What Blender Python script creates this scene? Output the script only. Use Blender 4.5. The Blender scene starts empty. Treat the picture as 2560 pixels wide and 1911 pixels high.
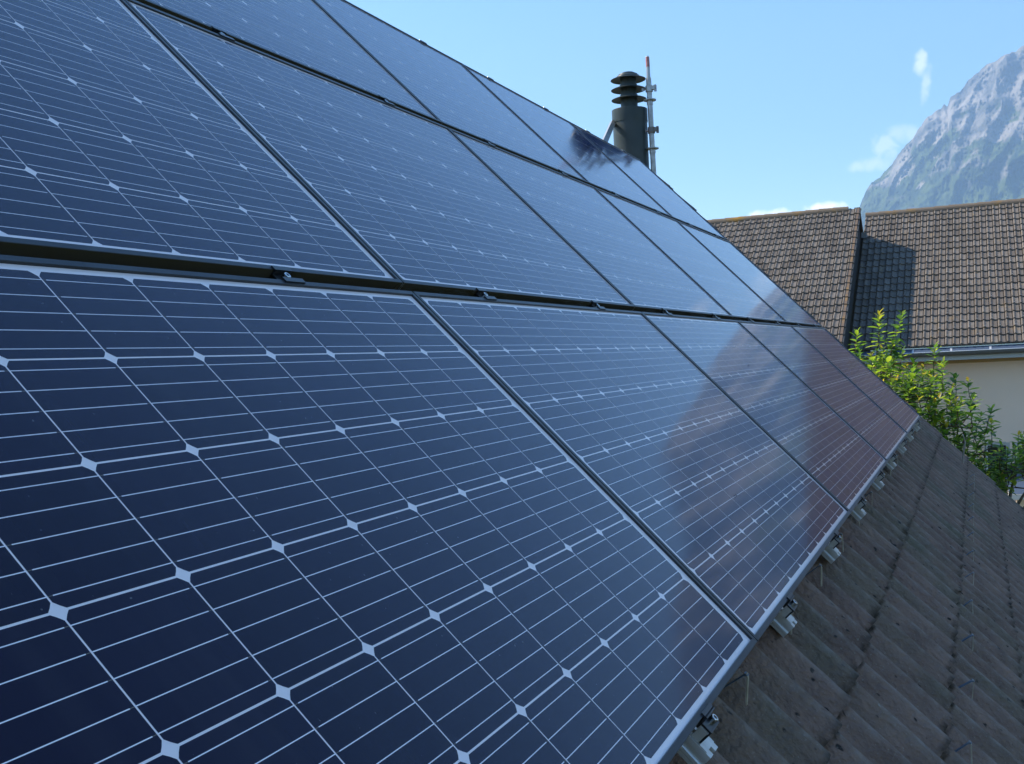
import bpy, bmesh, math, random
from mathutils import Vector, Matrix, noise
R = math.radians
scene = bpy.context.scene
COL = scene.collection

# ------------------------------------------------------------------ camera
CAM = Vector((-2.01597, -0.39655, 0.54683))
RIGHT = Vector((0.36439131, -0.92991218, -0.04982276))
DOWN = Vector((-0.08132688, 0.0215196, -0.99645514))
FWD = Vector((0.92768794, 0.36715152, -0.0677853))
cd = bpy.data.cameras.new('camera')
cam = bpy.data.objects.new('camera', cd); COL.objects.link(cam)
cam.matrix_world = Matrix(((RIGHT.x, -DOWN.x, -FWD.x, CAM.x), (RIGHT.y, -DOWN.y, -FWD.y, CAM.y),
                           (RIGHT.z, -DOWN.z, -FWD.z, CAM.z), (0, 0, 0, 1)))
cd.sensor_fit = 'HORIZONTAL'; cd.sensor_width = 36.0; cd.lens = 2700 / 2560 * 36
cd.shift_x = -98.0 / 2560; cd.shift_y = 135.4 / 2560
cd.clip_start = 0.05; cd.clip_end = 20000
scene.camera = cam

# ------------------------------------------------------------------ light
SUN = Vector((-0.055, 0.742, 0.668)).normalized()
SUN_EL = math.asin(SUN.z)
world = bpy.data.worlds.new('World'); scene.world = world; world.use_nodes = True
SKY_STRENGTH = 0.142
sl = bpy.data.lights.new('sun', 'SUN'); sl.energy = 5.0; sl.angle = R(0.5); sl.color = (1.0, 0.93, 0.82)
so = bpy.data.objects.new('sun', sl); COL.objects.link(so); so.location = (0, 0, 60)
so.rotation_euler = SUN.to_track_quat('Z', 'Y').to_euler()
vs = scene.view_settings; vs.view_transform = 'Standard'; vs.look = 'None'; vs.exposure = 0.92
vs.use_white_balance = True; vs.white_balance_temperature = 7000; vs.gamma = 1.0
vs.use_curve_mapping = False
scene.render.engine = 'CYCLES'
scene.cycles.use_denoising = True
scene.cycles.max_bounces = 8; scene.cycles.volume_bounces = 1

def build_world():
    nt = world.node_tree; N = nt.nodes; L = nt.links
    N.clear()
    out = N.new('ShaderNodeOutputWorld'); bg = N.new('ShaderNodeBackground'); bg.inputs['Strength'].default_value = SKY_STRENGTH
    sky = N.new('ShaderNodeTexSky'); sky.sky_type = 'NISHITA'; sky.sun_disc = False
    sky.sun_elevation = SUN_EL; sky.sun_rotation = math.atan2(SUN.x, SUN.y); sky.altitude = 500
    sky.air_density = 1.0; sky.dust_density = 0.2; sky.ozone_density = 1.3
    tc = N.new('ShaderNodeTexCoord'); sp = N.new('ShaderNodeSeparateXYZ'); L.new(tc.outputs['Generated'], sp.inputs[0])
    def M(op, a, b=None, clamp=False):
        n = N.new('ShaderNodeMath'); n.operation = op; n.use_clamp = clamp
        for i, v in enumerate((a, b)):
            if v is None: continue
            if isinstance(v, (int, float)): n.inputs[i].default_value = v
            else: L.new(v, n.inputs[i])
        return n.outputs[0]
    xm = M('MAXIMUM', sp.outputs[0], 0.05)
    u = M('DIVIDE', sp.outputs[1], xm); v = M('DIVIDE', sp.outputs[2], xm)
    cv = N.new('ShaderNodeCombineXYZ'); L.new(u, cv.inputs[0]); L.new(v, cv.inputs[1])
    ns = N.new('ShaderNodeTexNoise'); ns.inputs['Scale'].default_value = 75; ns.inputs['Detail'].default_value = 9
    ns.inputs['Distortion'].default_value = 0.6
    L.new(cv.outputs[0], ns.inputs['Vector'])
    tot = None
    # wispy clouds near the mountain and low cumulus over the far horizon: direction (y/x, z/x), half sizes, shear, opacity
    for (u0, v0, a, b, sh, op) in ((0.0385, 0.240, 0.0075, 0.012, 0.1, 0.52), (0.0345, 0.221, 0.005, 0.020, 0.15, 0.34),
                                   (0.0705, 0.173, 0.013, 0.014, -0.2, 0.32), (0.052, 0.182, 0.017, 0.011, -1.0, 0.26),
                                   (0.082, 0.160, 0.022, 0.008, 0.0, 0.3),
                                   (0.172, 0.1225, 0.028, 0.0075, 0.0, 1.0), (0.120, 0.1235, 0.022, 0.0085, 0.0, 1.3),
                                   (0.148, 0.119, 0.03, 0.006, 0.0, 0.7)):
        du = M('SUBTRACT', u, u0); dv = M('SUBTRACT', v, v0)
        du = M('ADD', du, M('MULTIPLY', dv, sh))
        q = M('ADD', M('POWER', M('ABSOLUTE', M('DIVIDE', du, a)), 2.0), M('POWER', M('ABSOLUTE', M('DIVIDE', dv, b)), 2.0))
        q = M('ADD', q, M('MULTIPLY', M('SUBTRACT', ns.outputs['Fac'], 0.5), 2.6))
        mm = M('MULTIPLY', M('POWER', M('SUBTRACT', 1.0, q, True), 1.2), op, True)
        tot = mm if tot is None else M('MAXIMUM', tot, mm)
    front = M('GREATER_THAN', sp.outputs[0], 0.3)
    tot = M('MULTIPLY', tot, front)
    mix = N.new('ShaderNodeMix'); mix.data_type = 'RGBA'
    hs = N.new('ShaderNodeHueSaturation'); hs.inputs['Saturation'].default_value = 1.30; L.new(sky.outputs[0], hs.inputs['Color'])
    L.new(tot, mix.inputs[0]); L.new(hs.outputs[0], mix.inputs[6]); mix.inputs[7].default_value = (7.2, 7.4, 7.8, 1)
    L.new(mix.outputs[2], bg.inputs['Color']); L.new(bg.outputs[0], out.inputs[0])
build_world()

# ------------------------------------------------------------------ helpers
class MB:
    def __init__(s): s.v = []; s.f = []; s.m = []
    def add(s, vs_, fs, m=0):
        o = len(s.v); s.v += [tuple(v) for v in vs_]
        for f in fs: s.f.append(tuple(i + o for i in f)); s.m.append(m)
    def box(s, lo, hi, m=0, M=None):
        (a, b, c), (d, e, f) = lo, hi
        vs_ = [Vector(p) for p in ((a,b,c),(d,b,c),(d,e,c),(a,e,c),(a,b,f),(d,b,f),(d,e,f),(a,e,f))]
        if M: vs_ = [M @ v for v in vs_]
        s.add(vs_, ((0,3,2,1),(4,5,6,7),(0,1,5,4),(1,2,6,5),(2,3,7,6),(3,0,4,7)), m)
    def loft(s, rings, m=0, cap=True, closed=True):
        n = len(rings[0]); vs_ = [p for r in rings for p in r]; fs = []
        for i in range(len(rings) - 1):
            for j in range(n if closed else n - 1):
                k = (j + 1) % n
                fs.append((i*n+j, i*n+k, (i+1)*n+k, (i+1)*n+j))
        if cap and closed:
            fs.append(tuple(range(n-1, -1, -1))); fs.append(tuple((len(rings)-1)*n + j for j in range(n)))
        s.add(vs_, fs, m)
    def tube(s, pts, rad, n=10, m=0, cap=True):
        pts = [Vector(p) for p in pts]; rings = []
        if isinstance(rad, (int, float)): rad = [rad] * len(pts)
        prev = None
        for i, p in enumerate(pts):
            t = (pts[min(i+1, len(pts)-1)] - pts[max(i-1, 0)]).normalized()
            if prev is None:
                a = Vector((0, 0, 1)) if abs(t.z) < 0.9 else Vector((1, 0, 0))
                a = t.cross(a).normalized()
            else: a = (prev - t * prev.dot(t)).normalized()
            prev = a; b = t.cross(a)
            rings.append([p + (a*math.cos(2*math.pi*j/n) + b*math.sin(2*math.pi*j/n)) * rad[i] for j in range(n)])
        s.loft(rings, m, cap)
    def lathe(s, prof, c=(0,0,0), n=48, m=0):
        c = Vector(c)
        rings = [[c + Vector((r*math.cos(2*math.pi*j/n), r*math.sin(2*math.pi*j/n), z)) for j in range(n)] for r, z in prof]
        s.loft(rings, m, False)
    def strip(s, pts, wdir, w, th, m=0):
        """flat strap following pts, width w along wdir, thickness th"""
        pts = [Vector(p) for p in pts]; wd = Vector(wdir).normalized(); rings = []
        for i, p in enumerate(pts):
            t = (pts[min(i+1, len(pts)-1)] - pts[max(i-1, 0)]).normalized(); nn = wd.cross(t).normalized()
            rings.append([p - wd*w/2 - nn*th/2, p + wd*w/2 - nn*th/2, p + wd*w/2 + nn*th/2, p - wd*w/2 + nn*th/2])
        s.loft(rings, m, True)
    def obj(s, name, mats, parent=None, smooth=False, sharp=None):
        me = bpy.data.meshes.new(name); me.from_pydata(s.v, [], s.f)
        for mt in (mats if isinstance(mats, (list, tuple)) else [mats]): me.materials.append(mt)
        me.polygons.foreach_set('material_index', s.m)
        if smooth: me.polygons.foreach_set('use_smooth', [True] * len(s.f))
        me.update()
        if sharp: me.set_sharp_from_angle(angle=R(sharp))
        o = bpy.data.objects.new(name, me); COL.objects.link(o)
        if parent: o.parent = parent
        return o

def empty(name, loc=(0,0,0), rot=(0,0,0), label=None, cat=None, group=None):
    o = bpy.data.objects.new(name, None); COL.objects.link(o); o.location = loc; o.rotation_euler = rot
    o.empty_display_size = 0.1
    return tag(o, label, cat, group)
def tag(o, label=None, cat=None, group=None, kind=None):
    if label: o['label'] = label
    if cat: o['category'] = cat
    if group: o['group'] = group
    if kind: o['kind'] = kind
    return o
def copy_tree(o, parent=None):
    c = o.copy(); COL.objects.link(c)
    if parent: c.parent = parent
    for ch in list(o.children): copy_tree(ch, c)
    return c

# material helpers
def mat(name, base=(0.5,0.5,0.5), rough=0.5, metal=0.0, spec=0.5, coat=0.0, coat_rough=0.05, coat_ior=1.5):
    m = bpy.data.materials.new(name); m.use_nodes = True
    b = m.node_tree.nodes['Principled BSDF']
    b.inputs['Base Color'].default_value = (*base, 1); b.inputs['Roughness'].default_value = rough
    b.inputs['Metallic'].default_value = metal; b.inputs['Specular IOR Level'].default_value = spec
    b.inputs['Coat Weight'].default_value = coat; b.inputs['Coat Roughness'].default_value = coat_rough
    b.inputs['Coat IOR'].default_value = coat_ior
    return m
def nodes(m): return m.node_tree.nodes, m.node_tree.links, m.node_tree.nodes['Principled BSDF']
def noise_mix(m, c1, c2, scale=5, detail=6, lo=0.35, hi=0.65, coord='Object', stretch=(1,1,1), rough=None, bump=0, bump_scale=None, dist=0.0, into=None):
    """base colour = mix of two colours by noise, returns the colour socket"""
    N, L, b = nodes(m)
    tc = N.new('ShaderNodeTexCoord'); mp = N.new('ShaderNodeMapping'); mp.inputs['Scale'].default_value = stretch
    L.new(tc.outputs[coord], mp.inputs[0])
    n = N.new('ShaderNodeTexNoise'); n.inputs['Scale'].default_value = scale; n.inputs['Detail'].default_value = detail
    n.inputs['Distortion'].default_value = dist
    L.new(mp.outputs[0], n.inputs['Vector'])
    r = N.new('ShaderNodeMapRange'); r.inputs['From Min'].default_value = lo; r.inputs['From Max'].default_value = hi
    L.new(n.outputs['Fac'], r.inputs['Value'])
    mx = N.new('ShaderNodeMix'); mx.data_type = 'RGBA'; L.new(r.outputs[0], mx.inputs[0])
    if hasattr(c1, 'links'): L.new(c1, mx.inputs[6])
    else: mx.inputs[6].default_value = (*c1, 1)
    mx.inputs[7].default_value = (*c2, 1)
    L.new(mx.outputs[2], b.inputs['Base Color'])
    if bump:
        bp = N.new('ShaderNodeBump'); bp.inputs['Strength'].default_value = bump; bp.inputs['Distance'].default_value = 0.01
        if bump_scale:
            n2 = N.new('ShaderNodeTexNoise'); n2.inputs['Scale'].default_value = bump_scale; n2.inputs['Detail'].default_value = 8
            L.new(mp.outputs[0], n2.inputs['Vector']); L.new(n2.outputs['Fac'], bp.inputs['Height'])
        else: L.new(n.outputs['Fac'], bp.inputs['Height'])
        L.new(bp.outputs[0], b.inputs['Normal'])
    return mx.outputs[2]

# ------------------------------------------------------------------ roof frame of reference
TH = 0.7947150355863138                 # 45.5 degree pitch
CO, SI = math.cos(TH), math.sin(TH)
def P(x, s, n=0.0): return Vector((x, s*CO - n*SI, s*SI + n*CO))     # x along the ridge, s up the slope, n off the panel glass
ROT = (TH, 0, 0)
GROUND = -6.0

# ------------------------------------------------------------------ materials
M_cell = mat('silicon_cell', (0.006, 0.009, 0.034), 0.6, 0, 0.1, 1.0, 0.075, 1.40)
def cell_nodes():
    N, L, b = nodes(M_cell)
    g = N.new('ShaderNodeNewGeometry')
    cr = N.new('ShaderNodeValToRGB'); cr.color_ramp.elements[0].color = (0.0062, 0.0026, 0.0060, 1); cr.color_ramp.elements[1].color = (0.0088, 0.0042, 0.0110, 1)
    L.new(g.outputs['Random Per Island'], cr.inputs[0])
    # fine printed fingers and a faint dust film
    tc = N.new('ShaderNodeTexCoord')
    w = N.new('ShaderNodeTexWave'); w.wave_type = 'BANDS'; w.bands_direction = 'X'; w.inputs['Scale'].default_value = 210
    w.inputs['Distortion'].default_value = 0
    L.new(tc.outputs['Object'], w.inputs[0])
    ad = N.new('ShaderNodeMix'); ad.data_type = 'RGBA'; ad.blend_type = 'ADD'
    mr = N.new('ShaderNodeMapRange'); mr.inputs['From Min'].default_value = 0.9; mr.inputs['From Max'].default_value = 1.0; mr.inputs['To Max'].default_value = 0.004
    L.new(w.outputs['Fac'], mr.inputs[0]); L.new(mr.outputs[0], ad.inputs[0]); L.new(cr.outputs[0], ad.inputs[6]); ad.inputs[7].default_value = (0.4, 0.42, 0.5, 1)
    L.new(ad.outputs[2], b.inputs['Base Color'])
cell_nodes()
M_bus = mat('busbar_tin', (0.95, 0.84, 0.84), 0.45, 0.15, 0.3, 1.0, 0.075, 1.40)
M_tab = mat('tab_ribbon', (0.17, 0.14, 0.11), 0.5, 0.3, 0.5, 1.0, 0.075, 1.42)
M_back = mat('white_backsheet', (0.93, 0.78, 0.75), 0.6, 0, 0.2, 1.0, 0.075, 1.40)
for m_ in (M_cell, M_bus, M_back, M_tab):      # the cover glass is faintly rolled and dusty
    N, L, b = nodes(m_)
    b.inputs['Coat Weight'].default_value = 0.0; b.inputs['IOR'].default_value = 2.0; b.inputs['Specular IOR Level'].default_value = 0.5
    b.inputs['Specular Tint'].default_value = (0.115, 0.11, 0.15, 1); b.inputs['Metallic'].default_value = 0.0
    if m_ is M_cell:                           # blue sheen tint stands in for sky reflected at a slant
        b.inputs['Sheen Weight'].default_value = 0.115; b.inputs['Sheen Roughness'].default_value = 0.55; b.inputs['Sheen Tint'].default_value = (0.07, 0.25, 0.95, 1)
    tc = N.new('ShaderNodeTexCoord')
    n = N.new('ShaderNodeTexNoise'); n.inputs['Scale'].default_value = 2.2; n.inputs['Detail'].default_value = 5
    oi = N.new('ShaderNodeObjectInfo'); va = N.new('ShaderNodeVectorMath'); va.operation = 'ADD'
    L.new(tc.outputs['Object'], va.inputs[0]); L.new(oi.outputs['Location'], va.inputs[1]); L.new(va.outputs[0], n.inputs[0])
    mr = N.new('ShaderNodeMapRange'); mr.inputs['From Min'].default_value = 0.3; mr.inputs['From Max'].default_value = 0.7
    mr.inputs['To Min'].default_value = 0.055; mr.inputs['To Max'].default_value = 0.095
    L.new(n.outputs[0], mr.inputs[0]); L.new(mr.outputs[0], b.inputs['Roughness'])
    if m_ is M_cell:                           # faint dust film with run-off streaks and a few specks
        src = b.inputs['Base Color'].links[0].from_socket
        mp = N.new('ShaderNodeMapping'); mp.inputs['Scale'].default_value = (14, 1.3, 1); L.new(va.outputs[0], mp.inputs[0])
        n3 = N.new('ShaderNodeTexNoise'); n3.inputs['Scale'].default_value = 1.6; n3.inputs['Detail'].default_value = 7; L.new(mp.outputs[0], n3.inputs[0])
        r3 = N.new('ShaderNodeMapRange'); r3.inputs['From Min'].default_value = 0.46; r3.inputs['From Max'].default_value = 0.75; r3.inputs['To Max'].default_value = 0.03; L.new(n3.outputs[0], r3.inputs[0])
        n4 = N.new('ShaderNodeTexNoise'); n4.inputs['Scale'].default_value = 130; n4.inputs['Detail'].default_value = 1; L.new(va.outputs[0], n4.inputs[0])
        r4 = N.new('ShaderNodeMapRange'); r4.inputs['From Min'].default_value = 0.79; r4.inputs['From Max'].default_value = 0.82; r4.inputs['To Max'].default_value = 0.5; L.new(n4.outputs[0], r4.inputs[0])
        mxm = N.new('ShaderNodeMath'); mxm.operation = 'MAXIMUM'; L.new(r3.outputs[0], mxm.inputs[0]); L.new(r4.outputs[0], mxm.inputs[1])
        dm = N.new('ShaderNodeMix'); dm.data_type = 'RGBA'; L.new(mxm.outputs[0], dm.inputs[0]); L.new(src, dm.inputs[6]); dm.inputs[7].default_value = (0.26, 0.24, 0.22, 1)
        L.new(dm.outputs[2], b.inputs['Base Color'])
M_frame = mat('black_anodised_frame', (0.022, 0.024, 0.030), 0.38, 0.0, 0.35)
noise_mix(M_frame, (0.018, 0.020, 0.026), (0.035, 0.037, 0.042), 14, 5)
M_frame_side = mat('frame_side_brown_reflection', (0.11, 0.09, 0.06), 0.2, 0.3, 0.7)  # brown reflection in the row gaps put into the side colour
M_black = mat('black_clamp', (0.014, 0.015, 0.018), 0.32, 0.0, 0.6)
M_alu = mat('raw_aluminium', (0.62, 0.62, 0.61), 0.30, 0.45)
noise_mix(M_alu, (0.74, 0.72, 0.69), (0.56, 0.54, 0.51), 30, 4, stretch=(1, 0.1, 1))
M_steel = mat('stainless_steel', (0.66, 0.66, 0.66), 0.22, 1.0)
M_dark = mat('dark_recess', (0.01, 0.01, 0.011), 0.6)
M_tilehook = mat('dull_tile_hook', (0.20, 0.20, 0.20), 0.6, 0.2)
M_hook = mat('galvanised_hook', (0.30, 0.27, 0.21), 0.5, 0.35)
noise_mix(M_hook, (0.50, 0.43, 0.33), (0.34, 0.28, 0.21), 40, 4)
M_hookb = mat('hook_sky_tint', (0.07, 0.10, 0.14), 0.45, 0.1)  # upper strap of the hook, blue of the sky put into its colour

# ------------------------------------------------------------------ solar panels
PXP, PSP = 1.6641, 1.0220
PW, PH = 1.6601, 0.9960
def make_panel():
    root = empty('solar_panel')
    fw = 0.0115; ch = 0.0007
    f = MB()
    def loop(i, n): return [(i, i, n), (PW-i, i, n), (PW-i, PH-i, n), (i, PH-i, n)]
    f.loft([loop(0, -0.035), loop(0, -ch)], 1, False)
    f.loft([loop(0, -ch), loop(ch, 0), loop(fw-ch, 0), loop(fw, -ch), loop(fw, -0.0062)], 0, False)
    f.loft([loop(0.028, -0.035), loop(0.0, -0.035)], 1, False)
    for (cx_, cy_, sx, sy) in ((0,0,1,1), (PW,0,-1,1), (PW,PH,-1,-1), (0,PH,1,-1)):     # mitre joints: hairline grooves
        a = Vector((cx_+sx*0.0006, cy_+sy*0.0006, 0.00012)); b = Vector((cx_+sx*fw, cy_+sy*fw, 0.00012))
        d = Vector((sy*-1*sx*sx, sx*sy*sy, 0)).normalized() * 0.00035
        f.add([a-d, b-d, b+d, a+d], [(0,1,2,3), (3,2,1,0)], 2)
    for xx in (0.0002, PW-0.0012): f.add([(xx,-.0003,-.034),(xx+.001,-.0003,-.034),(xx+.001,-.0003,-.0006),(xx,-.0003,-.0006)], [(0,1,2,3)], 3)
    f.obj('frame', [M_frame, M_frame_side, M_dark, M_alu], root)
    bs = MB(); i = fw - 0.001
    bs.add([(i,i,-0.00482),(PW-i,i,-0.00482),(PW-i,PH-i,-0.00482),(i,PH-i,-0.00482)], [(0,1,2,3)])
    bs.obj('backsheet', M_back, root)
    cm = MB(); pcx, pcs = 0.1597, 0.1590; x0 = (PW-10*pcx)/2; s0 = (PH-6*pcs)/2
    cw, chh, cut = 0.1575, 0.1564, 0.0092
    for r_ in range(6):
        for c_ in range(10):
            cx_ = x0 + (c_+.5)*pcx; cy_ = s0 + (r_+.5)*pcs; a = cw/2; b = chh/2; k = cut
            q = k*0.47
            pts = [(-a+k,-b),(a-k,-b),(a-q,-b+q),(a,-b+k),(a,b-k),(a-q,b-q),(a-k,b),(-a+k,b),(-a+q,b-q),(-a,b-k),(-a,-b+k),(-a+q,-b+q)]
            cm.add([(cx_+p[0], cy_+p[1], -0.0047) for p in pts], [tuple(range(12))], 0)
            for i_ in range(5):
                y = cy_ - 2*0.0312 + i_*0.0312; h = 0.00060; t = 0.0055
                xa, xb = (cx_-a-0.0008, cx_+a-t) if r_ % 2 == 0 else (cx_-a+t, cx_+a+0.0008)
                cm.add([(xa,y-h,-0.00464),(xb,y-h,-0.00464),(xb,y+h,-0.00464),(xa,y+h,-0.00464)], [(0,1,2,3)], 1)
                xa, xb = (xb, cx_+a) if r_ % 2 == 0 else (cx_-a, xa); h = 0.0004
                cm.add([(xa,y-h,-0.00464),(xb,y-h,-0.00464),(xb,y+h,-0.00464),(xa,y+h,-0.00464)], [(0,1,2,3)], 2)
    cm.obj('cell_array', [M_cell, M_bus, M_tab], root)
    return root
panel0 = make_panel(); first = True
ordin = ['nearest the camera, cut by the photo edge', 'second from the camera', 'third from the camera', 'fourth from the camera', 'at the far end']
rown = ['bottom', 'middle', 'top']
for r_ in range(3):
    for c_ in range(5):
        o = panel0 if first else copy_tree(panel0); first = False
        o.location = P((c_-1)*PXP + 0.002, r_*PSP); o.rotation_euler = ROT
        lab = 'black-framed solar panel in the %s row, %s' % (rown[r_], ordin[c_])
        if r_ == 2 and c_ == 0: lab = 'black-framed solar panel of the top row above the upper left corner'
        if r_ == 2 and c_ == 1: lab = 'black-framed solar panel in the top row, cut by the upper photo edge'
        if r_ == 0 and c_ == 3: lab = 'black-framed solar panel in the bottom row, fourth from camera, reflecting the brown roof'
        if r_ == 1 and c_ == 0: lab = 'black-framed solar panel in the middle row, nearest the camera, filling the upper left'
        tag(o, lab, 'solar panel', 'solar panels mounted in three rows on the roof')

# ------------------------------------------------------------------ rails, clamps
railx = [c*PXP + k for c in range(-1, 4) for k in (0.385, 1.24)][1:]
near_ord = ['nearest the camera', 'second from the camera', 'third from the camera', 'fourth from the camera', 'fifth from the camera',
            'sixth from the camera', 'seventh from the camera', 'eighth from the camera', 'at the far end']
def make_rail():
    root = empty('mounting_rail'); S0, S1 = -0.052, 3.125
    prof = [(-.025,-.071),(.025,-.071),(.025,-.037),(.0075,-.037),(.0075,-.041),(.017,-.041),(.017,-.066),(-.017,-.066),(-.017,-.041),(-.0075,-.041),
            (-.0075,-.037),(-.025,-.037),(-.025,-.0465),(-.0222,-.0475),(-.0222,-.0545),(-.025,-.0555),(-.0268,-.0575),(-.0268,-.0625),(-.025,-.0645)]
    m = MB(); rings = [[(x, s, z) for x, z in prof] for s in (S0, S1)]
    m.loft(rings, 0, True)
    m.obj('rail_profile', M_alu, root)
    b = MB(); b.box((-.024, S0+.010, -.0368), (.024, S0+.026, -.0352)); b.obj('rail_connector', M_alu, root)
    return root
def make_end_clamp():
    """z-shaped black clamp on an aluminium foot; local +s points to the panel"""
    root = empty('end_clamp')
    m = MB()
    # black clamp: tooth over the frame, upright, platform for the bolt
    m.box((-.026, -.004, .0003), (.026, .0055, .0030)); m.box((-.026, -.0065, -.020), (.026, -.0020, .0030))
    m.box((-.026, -.024, -.0115), (.026, -.0062, -.0085)); m.box((-.026, -.0265, -.034), (.026, -.0235, -.0085))
    m.obj('clamp_body', M_black, root)
    f = MB(); f.box((-.026, -.0228, -.036), (-.014, -.0075, -.0125)); f.box((-.014, -.0228, -.036), (.022, -.0180, -.013)); f.box((-.0275, -.0235, -.0150), (-.0255, -.0070, -.0125))
    f.obj('foot', M_alu, root)
    b = MB(); b.lathe([(0.0, -.0085), (.0066, -.0085), (.0068, -.0015), (.0062, -.0008), (.0036, -.0008), (.0034, -.004), (0.0, -.004)], (0.010, -.0155, 0), 24)
    bo = b.obj('bolt', M_steel, root, True, 35)
    d = MB(); d.lathe([(0.0, -.0034), (.0033, -.0034)], (0.010, -.0155, 0), 6); d.obj('hex_socket', M_dark, bo)
    return root
def make_mid_clamp():
    """black hat clamp bridging the 26 mm gap between two rows; local s = 0 at the middle of the gap"""
    root = empty('middle_clamp'); g = 0.013
    m = MB()
    m.box((-.028, -g-.007, .0003), (.030, -g+.0035, .0030)); m.box((-.028, g-.0035, .0003), (.022, g+.007, .0030))
    m.box((-.026, -g+.001, -.0105), (.024, -g+.0035, .0010)); m.box((-.026, g-.0035, -.0105), (.022, g-.001, .0010))
    m.box((-.026, -g+.0033, -.0105), (.022, g-.0033, -.0078))
    m.obj('clamp_body', M_black, root)
    b = MB(); b.lathe([(0.0, -.0078), (.0066, -.0078), (.0068, .0008), (.0062, .0015), (.0036, .0015), (.0034, -.002), (0.0, -.002)], (-.001, 0.0, 0), 24)
    bo = b.obj('bolt', M_steel, root, True, 35)
    d = MB(); d.lathe([(0.0, -.0014), (.0033, -.0014)], (-.001, 0.0, 0), 6); d.obj('hex_socket', M_dark, bo)
    w = MB(); w.tube([(-.001, 0, -.036), (-.001, 0, -.0105)], .004, 8); w.obj('bolt_shank', M_steel, bo)
    return root
rail0, ec0, mc0 = make_rail(), make_end_clamp(), make_mid_clamp()
for i, x in enumerate(railx):
    lab = 'bare aluminium mounting rail end sticking out below the panels, %s'
    wh = near_ord[i]
    o = rail0 if i == 0 else copy_tree(rail0)
    o.location = P(x, 0, 0); o.rotation_euler = ROT
    tag(o, lab % wh, 'mounting rail', 'mounting rails running up under the panels')
    o = ec0 if i == 0 else copy_tree(ec0)
    o.location = P(x + random.Random(i).uniform(-.006, .006), 0, 0); o.rotation_euler = ROT
    tag(o, 'black end clamp with silver bolt on the bottom row edge, %s' % wh, 'clamp', 'end clamps along the lower edge of the array')
k = 0
for r_ in (1, 2):
    js = [i for i in range(9) if not (r_ == 2 and i < 1)]
    for q_, i in enumerate(js):
        o = mc0 if k == 0 else copy_tree(mc0); k += 1
        o.location = P(railx[i] + random.Random(40+k).uniform(-.012, .012), r_*PSP - 0.013, 0); o.rotation_euler = ROT
        wh = near_ord[q_] if q_ < len(js)-1 else 'at the far end'
        tag(o, 'black middle clamp between the %s rows, %s' % (('bottom and middle', 'middle and top')[r_-1], wh), 'clamp', 'middle clamps in the gaps between panel rows')
for i in range(9):
    o = copy_tree(ec0); o.location = P(railx[i] + 0.004, 2*PSP + PH, 0)
    o.rotation_euler = (Matrix.Rotation(TH, 3, 'X') @ Matrix.Rotation(math.pi, 3, 'Z')).to_euler()
    if i < 3:
        wh = ('first', 'second', 'third')[i] + ' from the camera, beyond the photo edge'
    else: wh = ('leftmost one against the sky', 'second from the left against the sky', 'third from the left against the sky', 'fourth from the left, left of the chimney', 'fifth from the left, next to the chimney', 'at the far end by the chimney foot')[i-3]
    tag(o, 'black end clamp atop the top row, %s' % wh, 'clamp', 'end clamps along the upper edge of the array')

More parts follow.
